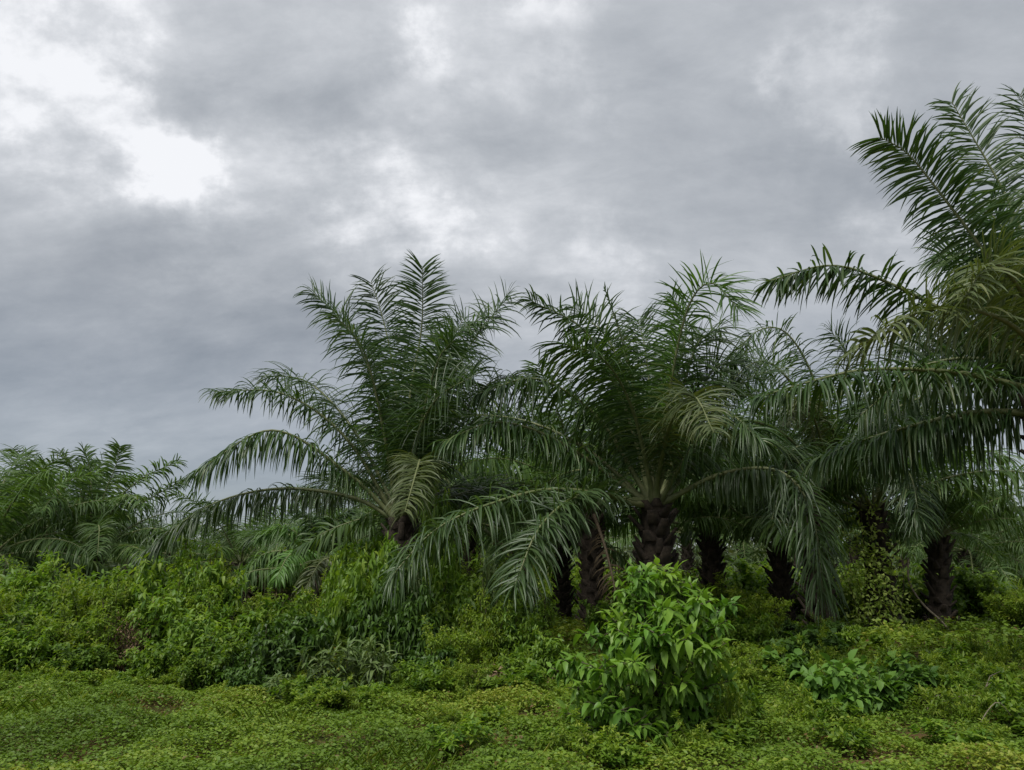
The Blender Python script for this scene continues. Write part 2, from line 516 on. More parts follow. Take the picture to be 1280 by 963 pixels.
def trunk_meshes(H, r0, r1, rng, lean=(0, 0), boots=True):
    n = 14
    s = np.linspace(0, 1, n)
    P = np.stack([lean[0] * s ** 1.5, lean[1] * s ** 1.5, -0.15 + (H + .15) * s], -1)
    rad = r0 + (r1 - r0) * s + .10 * np.exp(-s * H / .25)
    sides = 14
    v, f = tube(P, rad * .86, sides)
    v = v + rng.normal(0, .018, v.shape)
    core = make_mesh('palm_trunk', [(v, f, 0, .5)], [M['trunk']])
    # stubs of cut fronds, in a spiral
    parts = []
    k = max(8, int(H / .040))
    for i in range(k):
        q = (i + .5) / k * 1.02
        ph = i * 2.39996 + rng.normal(0, .1)
        c = np.array([np.interp(q, s, P[:, j]) for j in range(3)]); rr = np.interp(q, s, rad)
        o = np.array([math.cos(ph), math.sin(ph), 0]); sd = np.array([-o[1], o[0], 0])
        ln = rng.uniform(.12, .40); w = rng.uniform(.07, .15); th = rng.uniform(.04, .09)
        up = rng.uniform(.55, .95)
        ax = unit(o * (1 - up * .55) + np.array([0, 0, up]))
        nb = np.cross(ax, sd)
        b = c + o * rr * .74
        e = b + ax * ln + o * rng.uniform(0, .05)
        q0 = [b - sd * w + nb * 0, b + sd * w, b + sd * w * .8 - nb * th, b - sd * w * .8 - nb * th]
        we = w * rng.uniform(.45, .7)
        q1 = [e - sd * we, e + sd * we, e + sd * we * .7 - nb * th * .6, e - sd * we * .7 - nb * th * .6]
        V = np.array(q0 + q1)
        F = np.array([[0, 1, 5, 4], [1, 2, 6, 5], [2, 3, 7, 6], [3, 0, 4, 7], [4, 5, 6, 7]])
        parts.append((V, F, 0, .5))
    bt = make_mesh('palm_leaf_bases', parts, [M['boot']])
    return core, bt, P[-1]


def arc_ctrl(elev, L, bend, az, start, rng, curl=0.0):
    """control points of a frond that leaves at elev (deg) and bends down by bend (deg)"""
    n = 8
    s = np.linspace(0, 1, n)
    th = np.radians(elev - bend * s ** 1.35)
    a = az + curl * s ** 2
    dx = np.stack([np.cos(th) * np.cos(a), np.cos(th) * np.sin(a), np.sin(th)], -1) * (L / (n - 1))
    P = np.vstack([[0, 0, 0], np.cumsum(dx[:-1] * .5 + dx[1:] * .5, axis=0)])
    return P + np.asarray(start)


def hero_palm(label, u, Y, top_v, r0, fronds, fills, seed, dead=0, group=None, lean=(0, 0)):
    rng = rngs(seed)
    base = ground_at(u, Y)
    top = at(u, top_v, Y)
    H = top[2] - base[2]
    root = empty('oil_palm', base)
    tag(root, label, 'palm', group)
    core, bt, tp = trunk_meshes(H, r0, r0 * .82, rng)
    obj('trunk', core, root)
    b = obj('leaf_bases', bt, root); b['kind'] = 'stuff'
    tp = tp + np.array([0, 0, .05])
    for fr in fronds:
        pts, kw = fr if isinstance(fr, tuple) else (fr, {})
        kw = dict(kw)
        mat = kw.pop('mat', 'palm'); rmat = kw.pop('rmat', 'rachis')
        W = np.array([at(p[0], p[1], Y + (p[2] if len(p) > 2 else 0)) for p in pts]) - base
        # the foot of the frond sits on the rim of the trunk's top
        o = W[1] - W[0]; o = o / np.linalg.norm(o)
        W = np.vstack([tp + np.array([o[0], o[1], 0]) * r0 * .5, W])
        if np.linalg.norm(W[1] - W[0]) < .35:
            W = np.vstack([W[:1], W[2:]])
        if kw.pop('show', False): print('frond', label[:20], spline(W, 30)[1])
        rach, leaf = frond_parts(W, rng, **{**dict(Lmax=1.05, n_leaf=150), **kw})
        add_frond(root, rach, leaf, mat, rmat)
    for (az, elev, L, bend) in fills:
        a = R(az)
        st = tp + np.array([math.cos(a), math.sin(a), 0]) * r0 * .5
        W = arc_ctrl(elev, L, bend, a, st, rng, rng.normal(0, .25))
        rach, leaf = frond_parts(W, rng, roll=rng.normal(0, 25), Lmax=.95, n_leaf=130)
        add_frond(root, rach, leaf)
    return root


LONG = dict(droop=1.5)
# ---- palm A: the full crown left of the middle
A_fronds = [
    ([(503, 632), (512, 500), (527, 410), (528, 334, -.5)], dict(droop=.42, lift=2, plumose=14, Lmax=.92, roll=0, outward=(.25, -1, 0))),
    ([(497, 630), (474, 510), (440, 415), (391, 366, -.3)], dict(droop=.8, roll=-30, plumose=26)),
    ([(500, 628, .4), (496, 500, 1.0), (482, 412, 1.4), (464, 352, 1.4)], dict(droop=.6, outward=(0, 1, 0))),
    ([(512, 632), (548, 515), (588, 432), (634, 372)], dict(droop=.9, roll=35)),
    ([(507, 632, .3), (532, 520, 1.0), (556, 440, 1.6), (580, 398, 1.8)], dict(droop=.7, outward=(.3, 1, 0))),
    ([(490, 635), (430, 545), (352, 492), (268, 490)], dict(droop=1.25, Lmax=.78)),
    ([(492, 632, .5), (440, 535, 1.2), (385, 478, 2.0), (333, 470, 2.4)], dict(droop=1.1)),
    ([(483, 640), (432, 590, -.2), (340, 538, -.6), (245, 590, -1.0)], dict(droop=1.9, Lmax=.95)),
    ([(480, 646), (440, 622), (350, 611), (262, 632, -.3), (180, 690, -.6)], dict(droop=1.9, Lmax=.85, mat='palm_mid')),
    ([(503, 645, -.3), (520, 592, -1.6), (524, 578, -2.8), (506, 640, -4.2)], dict(droop=1.2, mat='palm_old', Lmax=.65)),
    ([(514, 640), (560, 560, .4), (620, 520, .9), (690, 545, 1.2)], dict(droop=1.3)),
    ([(495, 630, -.3), (478, 530, -.9), (455, 440, -1.3), (420, 395, -1.5)], dict(droop=.9, roll=-40)),
    ([(516, 648), (570, 620, 1), (640, 610, 2), (720, 650, 2.6)], dict(droop=1.5)),
    ([(505, 636, -.3), (517, 560, -1.2), (545, 500, -2.2), (592, 470, -3.0)], dict(droop=1.0, roll=40)),
]
A_fronds += [
    ([(509, 632, .1), (536, 500, .2), (566, 425, .3), (604, 396, .2)], dict(droop=.9, roll=20)),
    ([(506, 632, -.3), (528, 520, -.8), (548, 450, -1.2), (568, 425, -1.6)], dict(droop=1.0, roll=-30)),
    ([(512, 636, .2), (560, 540, .6), (612, 480, .9), (660, 470, 1.2)], dict(droop=1.2)),
]
A_fill = [(95, 60, 5, 60), (60, 35, 5, 70), (130, 40, 5, 70), (100, 15, 5, 70)]
hero_palm('large oil palm with dark tangled crown, short brown trunk rising from the leafy thicket', 500, 17, 652, .36, A_fronds, A_fill, 11)

# ---- palm B: the palm behind the bright green shrub
B_fronds = [
    ([(806, 600), (795, 500), (776, 420), (756, 361)], dict(droop=.1, Lmax=.28, width=.042, plumose=5, lift=2, roll=0, n_leaf=60, mat='palm', petiole=.3)),
    ([(822, 600), (838, 480, -.2), (860, 385, -.5), (888, 354, -.9), (922, 385, -1.2)], dict(droop=.45, mat='palm_young', plumose=30, Lmax=.95, lift=22, roll=-15)),
    ([(808, 600), (778, 500), (732, 415, -.2), (664, 376, -.4)], dict(droop=.75, Lmax=.85, plumose=26)),
    ([(800, 606), (745, 520), (672, 474, -.4), (598, 492, -.8)], dict(droop=1.5, Lmax=.9)),
    ([(796, 612), (705, 556), (625, 528, -.4), (553, 552, -.8)], dict(droop=1.7, Lmax=.9)),
    ([(792, 630, -.3), (735, 616, -1.0), (678, 655, -1.8), (643, 732, -2.4)], dict(droop=1.2, Lmax=1.0, width=.042, mat='palm_mid')),
    ([(790, 628, -.2), (700, 612, -.8), (620, 628, -1.5), (545, 662, -2.0), (488, 722, -2.4)], dict(droop=1.5, Lmax=1.0, mat='palm_mid')),
    ([(815, 595, .3), (812, 490, .8), (806, 435, 1.2), (798, 402, 1.4)], dict(droop=.5, outward=(0, 1, 0))),
    ([(832, 605), (862, 520), (893, 462, .3), (930, 450, .6)], dict(droop=.9, mat='palm')),
    ([(822, 600, -.4), (838, 530, -1.6), (866, 496, -2.8), (892, 540, -4.0)], dict(droop=1.2, mat='palm_old', Lmax=.7)),
    ([(842, 622, -.1), (905, 592, -.6), (975, 590, -1.2), (1014, 640, -1.6), (1029, 742, -1.8)], dict(droop=2.0, Lmax=1.0, width=.040, mat='palm_mid')),
    ([(838, 618, .2), (890, 560, .9), (950, 545, 1.6), (1010, 590, 2.2)], dict(droop=1.6)),
    ([(812, 600, -.3), (790, 510, -1.1), (755, 450, -1.8), (706, 430, -2.4)], dict(droop=1.0, plumose=28)),
    ([(828, 595, .2), (846, 470, .6), (858, 410, .8), (840, 370, .8)], dict(droop=.6, mat='palm_young', Lmax=.7, outward=(1, .2, 0))),
]
B_fronds += [
    ([(812, 602, .2), (790, 500, .5), (760, 425, .8), (718, 385, .9)], dict(droop=.8, roll=-15)),
    ([(826, 602, .1), (850, 500, .2), (872, 430, .3), (900, 410, .4)], dict(droop=.9, mat='palm_mid')),
    ([(836, 612, -.2), (872, 550, -.8), (912, 520, -1.4), (948, 550, -1.9)], dict(droop=1.4)),
]
B_fill = [(90, 58, 4.8, 60), (55, 40, 4.8, 70), (120, 35, 4.8, 75), (160, 50, 4.8, 60), (100, 75, 4.4, 40), (30, 66, 4.4, 50)]
hero_palm('oil palm with upright unopened spear and pale new fronds behind bright green shrub', 822, 15, 632, .36, B_fronds, B_fill, 12)

# ---- palm D: between B and the tall palm on the right
D_fronds = [
    ([(1026, 585), (1022, 490), (985, 418), (945, 415), (905, 462)], dict(droop=.8, Lmax=.85)),
    ([(1024, 590, -.3), (1005, 505, -.9), (958, 452, -1.5), (912, 480, -2.0), (890, 540, -2.4)], dict(droop=1.2, Lmax=.9)),
    ([(1032, 588), (1050, 500), (1060, 450), (1040, 415, .2)], dict(droop=.8)),
    ([(1036, 592), (1085, 520), (1140, 505), (1185, 550)], dict(droop=1.3)),
    ([(1038, 600), (1090, 572, -.6), (1135, 590, -1.4), (1150, 655, -2)], dict(droop=1.6)),
    ([(1026, 596), (975, 540, -.8), (915, 530, -1.6), (868, 590, -2.2)], dict(droop=1.5)),
    ([(1030, 600, -.5), (1005, 560, -2.0), (985, 575, -3.4), (965, 650, -4.4)], dict(droop=1.6)),
    ([(1032, 590, -.4), (1020, 530, -1.8), (1000, 500, -3.0), (985, 530, -4.2)], dict(droop=1.3, mat='palm_old', Lmax=.6)),
]
D_fill = [(90, 55, 5, 60), (50, 35, 5, 70), (130, 35, 5, 70), (170, 20, 5, 70), (110, 70, 4.6, 45), (30, 62, 4.6, 55)]
hero_palm('oil palm with stout dark trunk and arching fronds, next to the narrow straight trunk', 1020, 20.5, 612, .38, D_fronds, D_fill, 13)

# ---- palm C: the tall palm that leans in from the right edge
C_fronds = [
    ([(1325, 455), (1245, 335), (1170, 235), (1132, 190), (1100, 172)], dict(droop=.55, Lmax=.82, width=.037, plumose=16, roll=25, n_leaf=185)),
    ([(1330, 450, .4), (1292, 330, .7), (1252, 235, .9), (1190, 128, .9)], dict(droop=.45, Lmax=.78, width=.037, plumose=14, mat='palm_mid', outward=(-1, .6, 0))),
    ([(1338, 445, .6), (1318, 300, 1.2), (1298, 200, 1.5), (1276, 118, 1.5)], dict(droop=.5, Lmax=.8, outward=(-.3, 1, 0))),
    ([(1325, 480), (1225, 415), (1120, 358), (1040, 332), (960, 352)], dict(droop=.55, Lmax=.75, width=.037, plumose=32, lift=18, n_leaf=185)),
    ([(1325, 475, -.4), (1262, 405, -1.6), (1185, 385, -2.4), (1120, 402, -2.9), (1068, 440, -3.1)], dict(droop=1.2, Lmax=.62, mat='palm_old', width=.037)),
    ([(1325, 500), (1210, 468), (1090, 462), (1010, 478), (945, 498)], dict(droop=1.3, Lmax=.78, width=.037)),
    ([(1325, 512, -.2), (1225, 515, .3), (1150, 530, .6), (1075, 552, .9), (1020, 575, 1.0)], dict(droop=1.6, Lmax=.8, width=.037)),
    ([(1330, 465, -.4), (1272, 358, -1.5), (1238, 330, -2.3), (1205, 372, -3.0)], dict(droop=1.0, Lmax=.6, mat='palm_old')),
    ([(1330, 480, .5), (1262, 430, 1.5), (1190, 425, 2.4), (1120, 480, 3.2)], dict(droop=1.4)),
    ([(1325, 505, .2), (1250, 520, .6), (1170, 530, 1.0), (1090, 570, 1.3)], dict(droop=1.6)),
    ([(1330, 465, .3), (1268, 370, .9), (1215, 320, 1.4), (1175, 320, 1.8)], dict(droop=.9, plumose=28)),
    ([(1335, 455, .2), (1300, 380, .2), (1262, 300, .2), (1235, 262, .3)], dict(droop=.8)),
]
C_fronds += [
    ([(1325, 495, .8), (1225, 482, 1.6), (1125, 508, 2.3), (1050, 560, 2.8)], dict(droop=1.6)),
    ([(1325, 490, .4), (1235, 450, .9), (1150, 460, 1.3), (1075, 520, 1.6)], dict(droop=1.5)),
    ([(1325, 480, .6), (1250, 425, 1.4), (1180, 400, 2.2), (1130, 430, 2.8)], dict(droop=1.2)),
    ([(1328, 470, .3), (1285, 400, .6), (1240, 350, .9), (1205, 345, 1.1)], dict(droop=1.0)),
]
C_fill = [(60, 60, 5, 60), (20, 50, 5, 60), (-20, 60, 5, 60), (-60, 50, 5, 60), (0, 25, 5, 60)]
hero_palm('tallest oil palm with raised fronds standing out against the grey sky', 1352, 11, 520, .42, C_fronds, C_fill, 14)


# ---- library of shared frond meshes for the palms in the rows behind
LIB = []
_r = rngs(77)
for e in (82, 68, 54, 40, 26, 12, -4, -18):
    vs_ = []
    for k in range(3):
        W = arc_ctrl(e + _r.normal(0, 4), 5.0 * _r.uniform(.92, 1.05), _r.uniform(48, 66) if e > 30 else _r.uniform(45, 62), 0, (.15, 0, 0), _r, _r.normal(0, .3))
        rach, leaf = frond_parts(W, _r, n_leaf=82, Lmax=.95, width=.060, droop=.7 if e > 60 else 1.7, roll=_r.normal(0, 22), fold=False, segs=3, rad=.04)
        vs_.append((make_mesh('frond_rachis', [rach], [M['rachis']]), make_mesh('frond_leaflets', [leaf], [M['palm_row']])))
    LIB.append((e, vs_))
_W = arc_ctrl(-30, 4.2, 45, 0, (.2, 0, 0), _r)
_ra, _le = frond_parts(_W, _r, n_leaf=50, Lmax=.7, width=.042, droop=2.0, fold=False, segs=3, ragged=.2)
DEAD = (make_mesh('dead_frond_rachis', [_ra], [M['rachis_dry']]), make_mesh('dead_frond_leaflets', [_le], [M['palm_dead']]))


def row_palm(label, u, Y, crown_v, group=None, r0=.36, seed=0, n=26, s=1.0, dead=0, lean=(0, 0), emin=-16, young=None):
    rng = rngs(1000 + seed)
    base = ground_at(u, Y)
    top = at(u, crown_v, Y)
    H = max(.35, top[2] - base[2])
    root = empty('oil_palm', base)
    tag(root, label, 'palm', group)
    core, bt, tp = trunk_meshes(H, r0, r0 * .85, rng, lean)
    obj('trunk', core, root)
    b = obj('leaf_bases', bt, root); b['kind'] = 'stuff'
    a0 = rng.uniform(0, 6.28)
    for i in range(n):
        q = (i + .5) / n
        e = 84 - (84 - emin) * q ** .95
        k = min(range(len(LIB)), key=lambda j: abs(LIB[j][0] - e))
        rm, lm = LIB[k][1][rng.integers(0, 3)]
        rz = a0 + i * 2.39996 + rng.normal(0, .12)
        sc_ = s * rng.uniform(.9, 1.08) * (.85 if i < 3 else 1)
        f = obj('frond', rm, root, tuple(tp + np.array([0, 0, .06])), (0, R(LIB[k][0] - e) + rng.normal(0, .05), rz), sc_)
        l = obj('leaflets', lm, f); l['kind'] = 'stuff'
    for i in range(dead):
        f = obj('dead_frond', DEAD[0], root, tuple(tp), (0, rng.normal(0, .12), rng.uniform(0, 6.28)), s)
        l = obj('leaflets', DEAD[1], f); l['kind'] = 'stuff'
        f['label'] = 'brown dried frond hanging from the crown'
    return root


K = dict(width=.060, n_leaf=100, Lmax=.9, mat='palm_row')
L_fronds = [(p, {**K, 'droop': dr}) for p, dr in [
    ([(106, 684), (70, 625, -.4), (20, 602, -.8), (-45, 625, -1)], 1.7), ([(104, 686), (62, 642, -.6), (10, 630, -1.2), (-50, 662, -1.6)], 1.8),
    ([(102, 690), (60, 662, -.8), (5, 660, -1.6), (-50, 695, -2)], 1.8), ([(102, 694, -.3), (60, 676, -1.4), (15, 682, -2.4), (-30, 722, -3)], 1.8),
    ([(104, 696, -.4), (72, 688, -1.8), (35, 700, -3.0), (5, 740, -3.6)], 1.8), ([(110, 680), (102, 620, .2), (92, 588, .4), (74, 566, .5)], .8),
    ([(114, 680), (114, 620), (112, 585, .3), (104, 562, .4)], .7), ([(118, 680), (130, 620), (144, 585), (150, 558, -.2)], .7),
    ([(122, 680), (145, 630), (178, 598), (222, 577)], 1.0), ([(124, 684), (155, 645), (190, 622), (228, 600)], 1.0),
    ([(126, 688), (160, 668, -.3), (200, 662, -.6), (240, 690, -.9)], 1.7), ([(124, 692, -.4), (150, 682, -1.6), (180, 690, -2.6), (205, 722, -3.2)], 1.7),
    ([(116, 690, -.6), (120, 662, -2.2), (124, 660, -3.6), (122, 694, -5)], 1.2), ([(108, 684, -.4), (88, 640, -1.6), (70, 622, -2.6), (50, 640, -3.6)], 1.5),
    ([(120, 684, -.3), (140, 640, -1.3), (160, 620, -2.2), (182, 632, -3.0)], 1.4), ([(112, 682, .4), (106, 630, 1.2), (120, 595, 2.0), (128, 578, 2.4)], .9),
    ([(108, 682, .3), (85, 630, .8), (55, 600, 1.2), (25, 590, 1.6)], 1.2)]]
hero_palm('full low oil palm standing clear beyond the yellow-green weeds', 115, 33, 692, .5, L_fronds, [(90, 40, 4.6, 60), (50, 50, 4.6, 60), (130, 50, 4.6, 60)], 15)
row_palm('oil palm with many upright fronds showing behind the full low one', 48, 39, 672, seed=2, n=32, s=1.05)
row_palm('oil palm cut by the picture edge, its stump among yellow-green weeds', -22, 30, 700, seed=3, n=32, emin=-20, s=1.05)
row_palm('squat oil palm with orange-brown dried frond beyond the thicket', 300, 34, 706, seed=4, s=.8, dead=4, n=22)
Q = dict(width=.055, n_leaf=95, Lmax=.75)
Y_fronds = [
    ([(396, 704), (365, 690, -.3), (328, 694, -.6), (298, 726, -.9)], {**Q, 'droop': 1.7, 'mat': 'palm_row'}), ([(394, 708, -.3), (352, 710, -1.0), (312, 716, -1.6), (282, 742, -2)], {**Q, 'droop': 1.8, 'mat': 'palm_row'}),
    ([(404, 704), (424, 686, -.3), (455, 680, -.6), (488, 700, -.8)], {**Q, 'droop': 1.6, 'mat': 'palm_young'}), ([(402, 706, -.4), (425, 698, -1.5), (402, 702, -2.6), (380, 738, -3.2)], {**Q, 'droop': 1.6, 'mat': 'palm_old'}),
    ([(400, 700), (392, 664), (386, 648), (372, 640)], {**Q, 'droop': .9, 'mat': 'palm'}), ([(402, 700), (410, 666), (420, 650), (436, 642)], {**Q, 'droop': .9, 'mat': 'palm'}),
    ([(398, 702), (378, 672), (352, 660), (326, 672)], {**Q, 'droop': 1.4, 'mat': 'palm_young'}), ([(403, 702), (430, 668), (458, 656), (484, 668)], {**Q, 'droop': 1.3, 'mat': 'palm_row'}),
    ([(400, 704, -.4), (385, 690, -1.6), (362, 694, -2.6), (345, 724, -3.4)], {**Q, 'droop': 1.6, 'mat': 'palm_young'})]
hero_palm('squat young oil palm with yellowish drooping fronds just beyond the thicket crest', 400, 26, 706, .3, Y_fronds, [(90, 45, 4, 60), (40, 40, 4, 60), (140, 40, 4, 60)], 16)
row_palm('slim upright oil palm far off, beside the full crown of the dark tangled palm', 412, 52, 668, seed=6, s=.9, n=20)
row_palm('oil palm with low trunk hidden behind the dark tangled palm', 585, 25, 655, seed=7, n=26, dead=1)
row_palm('oil palm with broad shaggy trunk and brown hanging dry fronds', 740, 22.5, 640, seed=8, r0=.37, n=18, dead=1, emin=26)
row_palm('oil palm with slender bare-looking trunk by the grassy clearing', 705, 26.5, 650, seed=9, r0=.20, n=14, emin=30)
row_palm('oil palm with dark low crown behind the bright green shrub', 890, 25, 668, seed=10, r0=.38, n=18, emin=24)
row_palm('oil palm with narrow straight trunk beside the stout dark trunk', 975, 23, 690, seed=11, r0=.30, n=14, emin=30, s=.8)
row_palm('oil palm whose trunk is wrapped by a pale-leaved vine', 1100, 21.5, 640, seed=12, r0=.34, n=18, emin=24)
row_palm('oil palm with crooked trunk standing past the vine-wrapped one', 1168, 22.5, 672, seed=13, r0=.34, n=24, emin=12, lean=(.25, 0), s=.6)
FAR = 'oil palm in the far rows of the plantation'
FG = 'far oil palms of the plantation rows'
row_palm('pale green oil palm under open sky beyond the vine-wrapped palm', 1215, 31, 690, seed=14, n=30, s=.72)
far = [(210, 66, 694), (340, 78, 690), (470, 48, 668), (520, 40, 672), (640, 40, 662), (660, 58, 676),
       (800, 55, 676), (860, 44, 668), (930, 50, 672), (1000, 42, 664), (1070, 48, 670), (1130, 52, 692), (1285, 44, 706),
       (1190, 58, 690), (-60, 45, 678), (700, 70, 684), (1100, 66, 688), (1250, 66, 694), (575, 62, 684), (440, 75, 690), (160, 75, 692), (290, 64, 692)]
for i, (u, Y, v) in enumerate(far):
    row_palm(FAR, u, Y, v, FG, seed=40 + i, n=15 if Y > 50 else 18, s=.95, emin=4)


# ------------------------------------------------------------------ leaves and shrubs
def leaves(pos, d, nrm, ln, wd, tone, kind='d', curl=.35):
    """leaf blades as one part; d and nrm are unit vectors"""
    m = len(pos)
    d = unit(d)
    nrm = nrm - d * np.sum(nrm * d, 1, keepdims=True); nrm = unit(nrm)
    sd = np.cross(d, nrm)
    ln = np.broadcast_to(ln, (m,))[:, None]; wd = np.broadcast_to(wd, (m,))[:, None]
    if kind == 'd':                                    # folded blade, 4 corners
        V = np.stack([pos, pos + d * ln * .45 + sd * wd * .5 + nrm * wd * .12, pos + d * ln - nrm * ln * curl * .35, pos + d * ln * .45 - sd * wd * .5 + nrm * wd * .12], 1)
        i = np.arange(m * 4).reshape(m, 4)
        F = np.concatenate([i[:, [0, 1, 2]], i[:, [0, 2, 3]]])
        return (V.reshape(-1, 3), F, 0, np.repeat(tone, 4))
    ts = np.array([0, .28, .62, 1.0]); ws = np.array([0, .5, .42, 0])
    mid = [pos + d * ln * t - nrm * ln * curl * t * t for t in ts]
    l1, r1 = mid[1] - sd * wd * ws[1] + nrm * wd * .14, mid[1] + sd * wd * ws[1] + nrm * wd * .14
    l2, r2 = mid[2] - sd * wd * ws[2] + nrm * wd * .14, mid[2] + sd * wd * ws[2] + nrm * wd * .14
    V = np.stack([mid[0], mid[1], mid[2], mid[3], l1, r1, l2, r2], 1)
    i = np.arange(m * 8).reshape(m, 8)
    F = np.concatenate([i[:, q] for q in ([0, 1, 4], [4, 1, 2], [4, 2, 6], [6, 2, 3], [0, 5, 1], [5, 7, 2], [5, 2, 1], [7, 3, 2])])
    return (V.reshape(-1, 3), F, 0, np.repeat(tone, 8))


def shrub_geo(rng, H, Rd, ns, tw, lpt, L, Wd, droop=.35, kind='d', upright=.6, twl=.30, s0=.22, curl=.35, tone=(.45, .2), stem_r=.012):
    az = rng.uniform(0, 2 * math.pi, ns)
    rr = Rd * np.sqrt(rng.random(ns)) * .8
    hh = H * (1 - .30 * (rr / Rd) ** 2) * rng.uniform(.45, 1.0, ns) * np.where(rng.random(ns) < .18, 1.22, 1)
    out = np.stack([np.cos(az), np.sin(az), np.zeros(ns)], -1)
    b0 = out * (rr * .28)[:, None]
    ph = rng.uniform(0, 6.28, ns)

    def pt(i, s):
        w = .05 * np.sin(s * 5 + ph[i])
        return b0[i] + out[i] * (rr[i] * .8 * s ** 1.4)[:, None] + np.stack([w * .8, -w, np.zeros(len(s))], -1) * s[:, None] + np.array([0, 0, 1.]) * (hh[i] * s ** .92 - .03)[:, None]
    # stems
    parts = []
    for i in range(ns):
        s = np.linspace(0, 1, 6)
        P = pt(np.full(6, i), s)
        v, f = tube(P, stem_r * (1.15 - .85 * s) * (H / 1.3), 4)
        parts.append((v, f, 0, .5))
    # twigs
    ti = np.repeat(np.arange(ns), tw)
    ts = np.clip(s0 + (1 - s0) * rng.random(ns * tw) ** .8, 0, 1)
    tp = pt(ti, ts)
    ta = az[ti] + rng.normal(0, 1.3, ns * tw)
    te = np.clip(rng.normal(upright, .35, ns * tw), -.4, 1.5)
    td = unit(np.stack([np.cos(ta) * np.cos(te), np.sin(ta) * np.cos(te), np.sin(te)], -1))
    tl = twl * rng.uniform(.5, 1.25, ns * tw) * (H / 1.3) * (1.15 - .45 * ts)
    if stem_r > .009:
        k = ns * tw
        e = tp + td * tl[:, None]
        x = unit(np.cross(td, np.array([.2, .3, 1.]))) * .004
        V = np.stack([tp - x, tp + x, e], 1).reshape(-1, 3)
        parts.append((V, np.arange(k * 3).reshape(k, 3), 0, .5))
    # leaves
    li = np.repeat(np.arange(ns * tw), lpt)
    lq = np.tile(np.linspace(.15, 1, lpt), ns * tw) + rng.normal(0, .04, len(li))
    lp = tp[li] + td[li] * (tl[li] * lq)[:, None]
    lp[:, 2] -= droop * .12 * lq ** 2 * tl[li]
    ga = np.tile(np.arange(lpt) * 2.39996, ns * tw) + rng.uniform(0, 6.28, ns * tw)[ti * 0 + np.arange(ns * tw)][li]
    U = unit(np.cross(td[li], np.array([.13, .07, 1.]))); Vv = np.cross(td[li], U)
    rad = U * np.cos(ga)[:, None] + Vv * np.sin(ga)[:, None]
    d = unit(rad * .85 + td[li] * rng.uniform(.2, .8, len(li))[:, None] + np.array([0, 0, 1.]) * (.15 - droop * rng.uniform(.4, 1.5, len(li)))[:, None])
    nm = np.array([0, 0, 1.]) + rng.normal(0, .28, (len(li), 3))
    ln = L * rng.uniform(.6, 1.15, len(li)); wd = Wd * rng.uniform(.75, 1.15, len(li))
    tn = rng.normal(tone[0], tone[1] * .6, len(li)) + rng.normal(0, tone[1], ns * tw)[li]
    lp[:, 2] = np.maximum(lp[:, 2], .02)
    return parts, leaves(lp, d, nm, ln, wd, np.clip(tn, 0, 1), kind, curl)


SHRUBS = {}


def shrub_lib(key, mat, count, seed, **kw):
    rng = rngs(seed)
    out = []
    for i in range(count):
        st, lf = shrub_geo(rng, **kw)
        out.append((make_mesh(key + '_stems', st, [M['stem']]), make_mesh(key + '_foliage', [lf], [M[mat]])))
    SHRUBS[key] = (out, kw['H'], kw['Rd'])


shrub_lib('fine', 'fine', 4, 201, H=1.3, Rd=.85, ns=26, tw=20, lpt=8, L=.10, Wd=.042, droop=.3, twl=.26)
shrub_lib('mid', 'mid', 4, 202, H=1.3, Rd=.85, ns=20, tw=16, lpt=7, L=.155, Wd=.066, droop=.45, twl=.30, kind='l')
shrub_lib('dark', 'dark', 3, 203, H=1.3, Rd=.85, ns=20, tw=15, lpt=8, L=.19, Wd=.075, droop=.75, twl=.3, kind='l', upright=.35)
shrub_lib('lance', 'lance', 3, 204, H=.9, Rd=.6, ns=12, tw=4, lpt=5, L=.32, Wd=.058, droop=.15, twl=.28, kind='l', upright=1.0, curl=.5)
shrub_lib('broad', 'broad', 3, 205, H=.7, Rd=.6, ns=18, tw=6, lpt=5, L=.15, Wd=.115, droop=.3, twl=.24, kind='l', upright=.7)
shrub_lib('herb', 'mid', 4, 206, H=.5, Rd=.35, ns=12, tw=7, lpt=7, L=.10, Wd=.045, droop=.25, twl=.30, upright=.8, stem_r=.008)
shrub_lib('weed', 'fine', 4, 207, H=.45, Rd=.45, ns=16, tw=8, lpt=7, L=.075, Wd=.030, droop=.2, twl=.30, upright=.9, stem_r=.008)
shrub_lib('sprout', 'mid', 4, 209, H=1.5, Rd=.30, ns=6, tw=20, lpt=6, L=.13, Wd=.05, droop=.45, twl=.22, upright=.5, s0=.35)
shrub_lib('shoot', 'fine', 4, 210, H=1.5, Rd=.35, ns=9, tw=20, lpt=7, L=.085, Wd=.034, droop=.3, twl=.2, upright=.6, s0=.3)
shrub_lib('twiggy', 'dry', 2, 208, H=1.0, Rd=.7, ns=34, tw=14, lpt=3, L=.07, Wd=.03, droop=.5, twl=.3, upright=.6)

